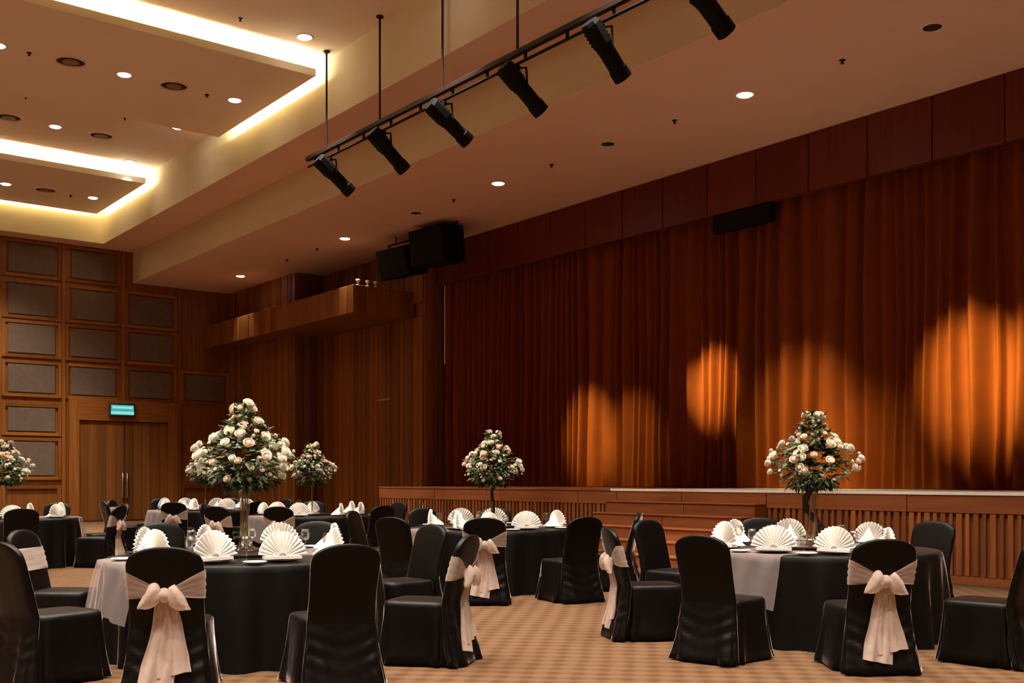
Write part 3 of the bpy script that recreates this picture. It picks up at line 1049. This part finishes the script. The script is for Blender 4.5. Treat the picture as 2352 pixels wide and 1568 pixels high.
napkin_m = napkin_mesh()
charger_m = MB().lathe([(0.0005, 0.0), (0.09, 0.0), (0.155, 0.014), (0.158, 0.018), (0.15, 0.018), (0.09, 0.006), (0.0005, 0.006)], 28).mesh('charger', True)
charger_m.materials.append(M['charger'])
side_m = MB().lathe([(0.0005, 0.0), (0.05, 0.0), (0.085, 0.014), (0.086, 0.018), (0.08, 0.017), (0.05, 0.006), (0.0005, 0.005)], 24).mesh('side_plate', True)
side_m.materials.append(M['china'])
bowl_m = MB().lathe([(0.035, 0.03), (0.034, 0.08), (0.031, 0.15), (0.0335, 0.15), (0.037, 0.08), (0.037, 0.03), (0.02, 0.012), (0.0005, 0.01)], 18).mesh('glass_bowl', True)
goblet_bowl = MB().lathe([(0.0005, 0.085), (0.02, 0.088), (0.036, 0.11), (0.038, 0.14), (0.033, 0.18), (0.031, 0.18), (0.036, 0.14), (0.034, 0.112), (0.018, 0.092), (0.0005, 0.09)], 18).mesh('bowl', True)
goblet_stem = MB().lathe([(0.034, 0.0), (0.034, 0.003), (0.006, 0.008), (0.004, 0.03), (0.004, 0.075), (0.008, 0.086)], 14, cap0=True).mesh('stem', True)
for m_ in (goblet_bowl, goblet_stem):
    m_.materials.append(M['glass'])


def rose_mesh():
    mb = MB()
    mb.lathe([(0.0005, -0.03), (0.014, -0.022), (0.019, 0.0), (0.014, 0.016), (0.0005, 0.02)], 8)
    for layer, (n_, rad, ht, open_) in enumerate(((4, 0.020, 0.024, 0.004), (5, 0.028, 0.018, 0.012), (6, 0.034, 0.008, 0.020))):
        for k in range(n_):
            a = 2 * PI * (k + layer * 0.4) / n_
            da = 2 * PI / n_ * 0.62
            rows_ = []
            for (f, zz) in ((0.45, -0.024), (0.9, -0.006), (1.0, ht * 0.6), (1.0 + open_ * 12 * 0.5, ht)):
                rows_.append([((rad * f) * math.cos(a + q * da), (rad * f) * math.sin(a + q * da), zz - 0.004 * abs(q)) for q in (-1, -0.35, 0.35, 1)])
            mb.grid(rows_)
    m = mesh('rose', mb.v, mb.f, True)
    return m


rose_w = rose_mesh()
rose_w.materials.append(M['petal'])
rose_p = rose_w.copy()
rose_p.materials.clear()
rose_p.materials.append(M['petal_pink'])


def leaf_into(mb, base, dirn, length, width, bend):
    dirn = dirn.normalized()
    side = dirn.cross(Vector((0, 0, 1)))
    if side.length < 0.05:
        side = Vector((1, 0, 0))
    side.normalize()
    up = side.cross(dirn).normalized()
    m1 = base + dirn * length * 0.45 + up * bend * 0.5
    tip = base + dirn * length - up * bend
    mb.add([base, m1 + side * width - up * width * 0.4, m1, m1 - side * width - up * width * 0.4, tip],
           [(0, 1, 2), (0, 2, 3), (1, 4, 2), (2, 4, 3)])


def radius_at(z):
    # outline of the flower mass, z above the vase lip
    tab = [(-0.20, 0.13), (-0.12, 0.27), (-0.03, 0.35), (0.07, 0.385), (0.15, 0.33), (0.23, 0.22), (0.31, 0.13), (0.40, 0.075), (0.50, 0.06)]
    return lerp_table(tab, z)[0]


def arrangement(x, y, z, idx, label, style):
    r3 = random.Random(100 + idx)
    e = empty('flower_arrangement', (x, y, z), r3.uniform(0, 6))
    tag(e, label, 'flowers', 'tall flower centrepieces')
    lip = 0.62
    if style in ('trumpet', 'branch'):
        prof = [(0.12, 0.0), (0.115, 0.012), (0.05, 0.05), (0.038, 0.12), (0.036, 0.3), (0.045, 0.48), (0.075, lip)]
    else:
        prof = [(0.10, 0.0), (0.095, 0.01), (0.025, 0.03), (0.017, 0.10), (0.016, 0.45), (0.03, 0.54), (0.07, lip)]
    MB().lathe(prof, 24, cap0=True).build('vase', M['glass'], e, smooth=True)
    for k in range(7 if style == 'trumpet' else 3):
        a = 2 * PI * k / 7
        sp = 0.022 if style != 'slim' else 0.006
        pts = [(sp * math.cos(a + t * 3), sp * math.sin(a + t * 3), 0.02 + (lip + 0.02) * t) for t in [i / 8 for i in range(9)]]
        MB().tube(pts, 0.0045, 5).build('stem', M['twig'], e)
    if style == 'branch':
        pts = [(0.075 * math.cos(t * 7 + 1) * (1.15 - 0.4 * t), 0.075 * math.sin(t * 7 + 1) * (1.15 - 0.4 * t), 0.02 + 0.62 * t) for t in [i / 22 for i in range(23)]]
        MB().tube(pts, [0.030 + 0.006 * math.sin(i * 1.9) for i in range(23)], 7).build('twisted_branch', M['branch'], e, smooth=True)
    if style == 'dark_stem':
        MB().tube([(0.01 * math.sin(i), 0.01 * math.cos(i * 1.3), 0.02 + lip * i / 8) for i in range(9)], 0.022, 7).build('twisted_branch', M['branch'], e, smooth=True)
    fo = MB()
    for k in range(560):
        t = r3.random() ** 1.35
        zz = -0.19 + 0.66 * t
        a = r3.uniform(0, 2 * PI)
        rad = radius_at(zz) * r3.uniform(0.45, 1.0)
        p = Vector((rad * math.cos(a), rad * math.sin(a), lip + 0.08 + zz))
        dirn = Vector((math.cos(a + r3.uniform(-0.7, 0.7)), math.sin(a + r3.uniform(-0.7, 0.7)), r3.uniform(-0.7, 0.8) + (0.6 if zz > 0.25 else 0) - (0.5 if zz < -0.08 else 0)))
        leaf_into(fo, p, dirn, r3.uniform(0.05, 0.095), r3.uniform(0.014, 0.026), r3.uniform(0, 0.02))
    for k in range(70):      # trailing fronds under the flowers
        a = r3.uniform(0, 2 * PI)
        rad = r3.uniform(0.04, 0.24)
        p = Vector((rad * math.cos(a), rad * math.sin(a), lip - r3.uniform(0, 0.08)))
        dirn = Vector((0.5 * math.cos(a), 0.5 * math.sin(a), -1.0))
        leaf_into(fo, p, dirn, r3.uniform(0.06, 0.13), r3.uniform(0.008, 0.016), 0.01)
    for k in range(120):      # inner mass so that the heart is dense
        a = r3.uniform(0, 2 * PI)
        zz = r3.uniform(-0.14, 0.24)
        ri = radius_at(zz) * r3.uniform(0.1, 0.6)
        p = Vector((ri * math.cos(a), ri * math.sin(a), lip + 0.06 + zz))
        leaf_into(fo, p, Vector((math.cos(a), math.sin(a), r3.uniform(-0.4, 0.6))), 0.14, 0.045, 0.02)
    f = fo.build('foliage', M['leaf'], e)
    f['kind'] = 'stuff'
    n_ = 105
    gold = 2.399963
    for k in range(n_):
        t = (k + 0.5) / n_
        zz = -0.11 + 0.60 * (t ** 1.0) + r3.uniform(-0.04, 0.03)
        a = k * gold + r3.uniform(-0.9, 0.9)
        rad = radius_at(zz) * r3.uniform(0.82, 1.14) + 0.015
        p = Vector((rad * math.cos(a), rad * math.sin(a), lip + 0.08 + zz))
        out = Vector((math.cos(a), math.sin(a), 0.55 + zz * 1.5)).normalized()
        o = bpy.data.objects.new('rose', rose_p if r3.random() < 0.3 else rose_w)
        COL.objects.link(o)
        o.parent = e
        o.location = p
        o.rotation_euler = out.to_track_quat('Z', 'Y').to_euler()
        s = r3.choice((0.45, 0.6, 0.8, 1.05, 1.2)) * (1.0 if zz > -0.02 else 0.7)
        o.scale = (s, s, s)
    return e


def table_mesh_cloth():
    RT, ZT = 1.08, 0.76
    seg = 128
    rings = []
    for (rr, zz) in ((0.02, ZT), (0.6, ZT), (1.03, ZT), (1.07, ZT - 0.003), (1.083, ZT - 0.015)):
        rings.append([(rr * math.cos(2 * PI * k / seg), rr * math.sin(2 * PI * k / seg), zz) for k in range(seg)])
    for (zz, amp, add) in ((0.70, 0.004, 0.004), (0.6, 0.012, 0.012), (0.45, 0.022, 0.02), (0.25, 0.032, 0.03), (0.1, 0.038, 0.036), (0.004, 0.042, 0.042)):
        ring = []
        for k in range(seg):
            a = 2 * PI * k / seg
            q = 1.083 + add + amp * (math.sin(a * 22) + 0.45 * math.sin(a * 9 + 1) + 0.3 * math.sin(a * 13 + 2))
            ring.append((q * math.cos(a), q * math.sin(a), zz))
        rings.append(ring)
    m = MB().rings(rings, True, False).mesh('tablecloth', True)
    m.materials.append(M['cloth'])
    t = MB().lathe([(0.0005, 0.72), (1.05, 0.72), (1.06, 0.73), (1.06, 0.75), (1.05, 0.755), (0.0005, 0.755)], 48).mesh('tabletop', False)
    t.materials.append(M['stage_wood'])
    return m, t


cloth_m, top_m = table_mesh_cloth()


def overlay_mesh():
    RT, half, hang = 1.092, 0.36, 0.40
    rows_ = []
    L = RT + hang
    for i in range(61):
        x = -L + 2 * L * i / 60
        row = []
        for j in range(25):
            y = -half + 2 * half * j / 24
            edge = math.sqrt(RT * RT - y * y)
            if abs(x) <= edge:
                row.append((x, y, 0.7635))
            else:
                over = abs(x) - edge
                a = math.atan2(y, math.copysign(edge, x))
                q = RT + 0.026 + over * 0.22 + 0.018 * min(1, over * 6) * math.sin(y * 30)
                row.append((q * math.cos(a), q * math.sin(a) * (1 - 0.25 * over), 0.7635 - over * 0.97))
        rows_.append(row)
    m = MB().grid(rows_).mesh('runner', True)
    m.materials.append(M['overlay'])
    return m


overlay_m = overlay_mesh()
susan_top = MB().lathe([(0.0005, 0.018), (0.46, 0.018), (0.465, 0.024), (0.46, 0.03), (0.0005, 0.03)], 40).mesh('turntable_disc', False)
susan_top.materials.append(M['susan'])
susan_base = MB().lathe([(0.0005, 0.0), (0.14, 0.0), (0.13, 0.018), (0.0005, 0.018)], 24).mesh('turntable_base', False)
susan_base.materials.append(M['steel'])

SECT = ['near side', 'near right side', 'right side', 'far right side', 'far side', 'far left side', 'left side', 'near left side']


def sector(th):
    return SECT[int(((th + 22.5) % 360) // 45)]


TABLES = [
    # name, depth, lateral, phase of overlay, style, [(angle, back distance, sash, extra turn)], settings with glasses
    dict(name='front left table', d=8.68, l=-2.175, style='trumpet', glasses=True,
         flower='largest tall white rose arrangement in glass vase on the front left table',
         chairs=[(-37, 1.93, False, 0), (-1, 2.02, True, 10), (33, 2.02, False, -6), (69, 1.9, True, 4), (130, 1.80, False, 0), (173, 1.88, False, 0), (218, 1.88, False, 0), (266, 1.8, True, 0)]),
    dict(name='front right table', d=9.6, l=2.71, style='branch', glasses=True,
         flower='white rose arrangement on a dark twisted branch, front right table',
         chairs=[(-4, 2.05, True, 8), (-38, 2.0, False, -4), (-80, 1.82, True, 0), (-136, 1.82, False, 0), (180, 1.98, False, 0), (126, 1.82, False, 0), (30, 2.05, False, 14)]),
    dict(name='middle table', d=13.7, l=-0.246, style='dark_stem', glasses=True,
         flower='white rose arrangement on a slim dark stem before the stage, middle table',
         chairs=[(-2, 2.0, True, 3), (30, 2.05, False, 0), (76, 1.8, False, 0), (180, 1.82, False, 0), (-148, 1.9, False, 0), (-104, 1.85, False, 0), (-30, 2.1, False, 0)]),
    dict(name='table before the slatted wall', d=18.4, l=-3.447, style='slim', glasses=False,
         flower='white rose arrangement on a slim pale stem before the slatted wall',
         chairs=[(-4, 1.95, True, 0), (-32, 2.15, True, 10), (45, 1.9, False, 0), (90, 1.8, True, 0), (135, 1.85, False, 0), (-170, 1.95, False, 0), (-90, 1.8, False, 0)]),
    dict(name='rearmost table', d=21.7, l=-6.235, style='slim', glasses=False,
         flower='white rose arrangement on the rearmost table, mostly behind the largest arrangement',
         chairs=[(1, 2.1, True, 0), (-52, 1.95, False, 0), (45, 1.9, False, 0), (92, 1.8, True, 0), (135, 1.85, False, 0), (180, 1.9, False, 0), (-135, 1.85, False, 0), (-92, 1.85, True, 0)]),
    dict(name='far left table', d=17.0, l=-8.06, style='slim', glasses=False,
         flower='white rose arrangement cut off by the left picture edge, far left table',
         chairs=[(31, 1.95, False, 0), (84, 1.82, True, 0), (130, 1.8, False, 0), (180, 1.85, False, 0), (0, 1.95, False, 0)]),
]

for ti, T in enumerate(TABLES):
    cx, cy = cw(T['d'], T['l'])
    nm = T['name']
    TZ = 0.76
    t = empty('round_table', (cx, cy, 0), -YAW + ti)
    tag(t, 'round banquet table under a floor-length black cloth, the %s' % nm, 'table', 'round banquet tables')
    link('tabletop', top_m, None, t)
    link('tablecloth', cloth_m, None, t)
    # the sheer runner lies along the angle -48 in the viewer's frame
    th = R(-48)
    od, ol = -math.cos(th), math.sin(th)
    wx, wy = math.sin(YAW) * od + math.cos(YAW) * ol, math.cos(YAW) * od - math.sin(YAW) * ol
    oo = link('table_runner', overlay_m, None, None, (cx, cy, 0), (0, 0, math.atan2(wy, wx)))
    tag(oo, 'sheer blush runner hanging over both edges of the %s' % nm, 'table runner', 'sheer table runners')
    s = empty('lazy_susan', (cx, cy, TZ + 0.006))
    tag(s, 'dark round turntable in the centre of the %s' % nm, 'turntable', 'table turntables')
    link('turntable_disc', susan_top, None, s)
    link('turntable_base', susan_base, None, s)
    arrangement(cx, cy, TZ + 0.037, ti, T['flower'], T['style'])
    for (ang, rb, sash, turn) in T['chairs']:
        th = R(ang)
        dd, dl = -math.cos(th), math.sin(th)
        ux, uy = math.sin(YAW) * dd + math.cos(YAW) * dl, math.cos(YAW) * dd - math.sin(YAW) * dl
        rc = rb - 0.30
        px, py = cx + ux * rc, cy + uy * rc
        face = math.atan2(-uy, -ux) - PI / 2 + R(turn)
        sec = sector(ang)
        lab = ('black satin chair with organza bow, %s of the %s' if sash else 'plain black satin chair, %s of the %s') % (sec, nm)
        chair(px, py, face, sash, lab, 'chairs at the %s' % nm)
        # place setting in front of the chair
        sx_, sy_ = cx + ux * 0.84, cy + uy * 0.84
        o = link('charger_plate', charger_m, None, None, (sx_, sy_, TZ + 0.006), (0, 0, face))
        tag(o, 'dark charger plate under a napkin, %s of the %s' % (sec, nm), 'plate', 'charger plates on the %s' % nm)
        o = link('napkin', napkin_m, None, None, (sx_, sy_, TZ + 0.0245), (0, 0, face + R(rnd.choice((-48, -20, -8, 0, 12, 24, 45)))))
        sc = rnd.uniform(0.95, 1.1)
        o.scale = (sc, sc, sc)
        tag(o, 'white fan-folded napkin, %s of the %s' % (sec, nm), 'napkin', 'fan napkins on the %s' % nm)
        if T['glasses']:
            tx, ty = -uy, ux
            g = empty('goblet', (cx + ux * 0.66 + tx * 0.19, cy + uy * 0.66 + ty * 0.19, TZ + 0.006))
            tag(g, 'clear stemmed glass beside the napkin, %s of the %s' % (sec, nm), 'glass', 'goblets on the %s' % nm)
            link('bowl', goblet_bowl, None, g)
            link('stem', goblet_stem, None, g)
            o = link('side_plate', side_m, None, None, (cx + ux * 0.95 - tx * 0.25, cy + uy * 0.95 - ty * 0.25, TZ + 0.006))
            tag(o, 'small white side plate, %s of the %s' % (sec, nm), 'plate', 'side plates on the %s' % nm)
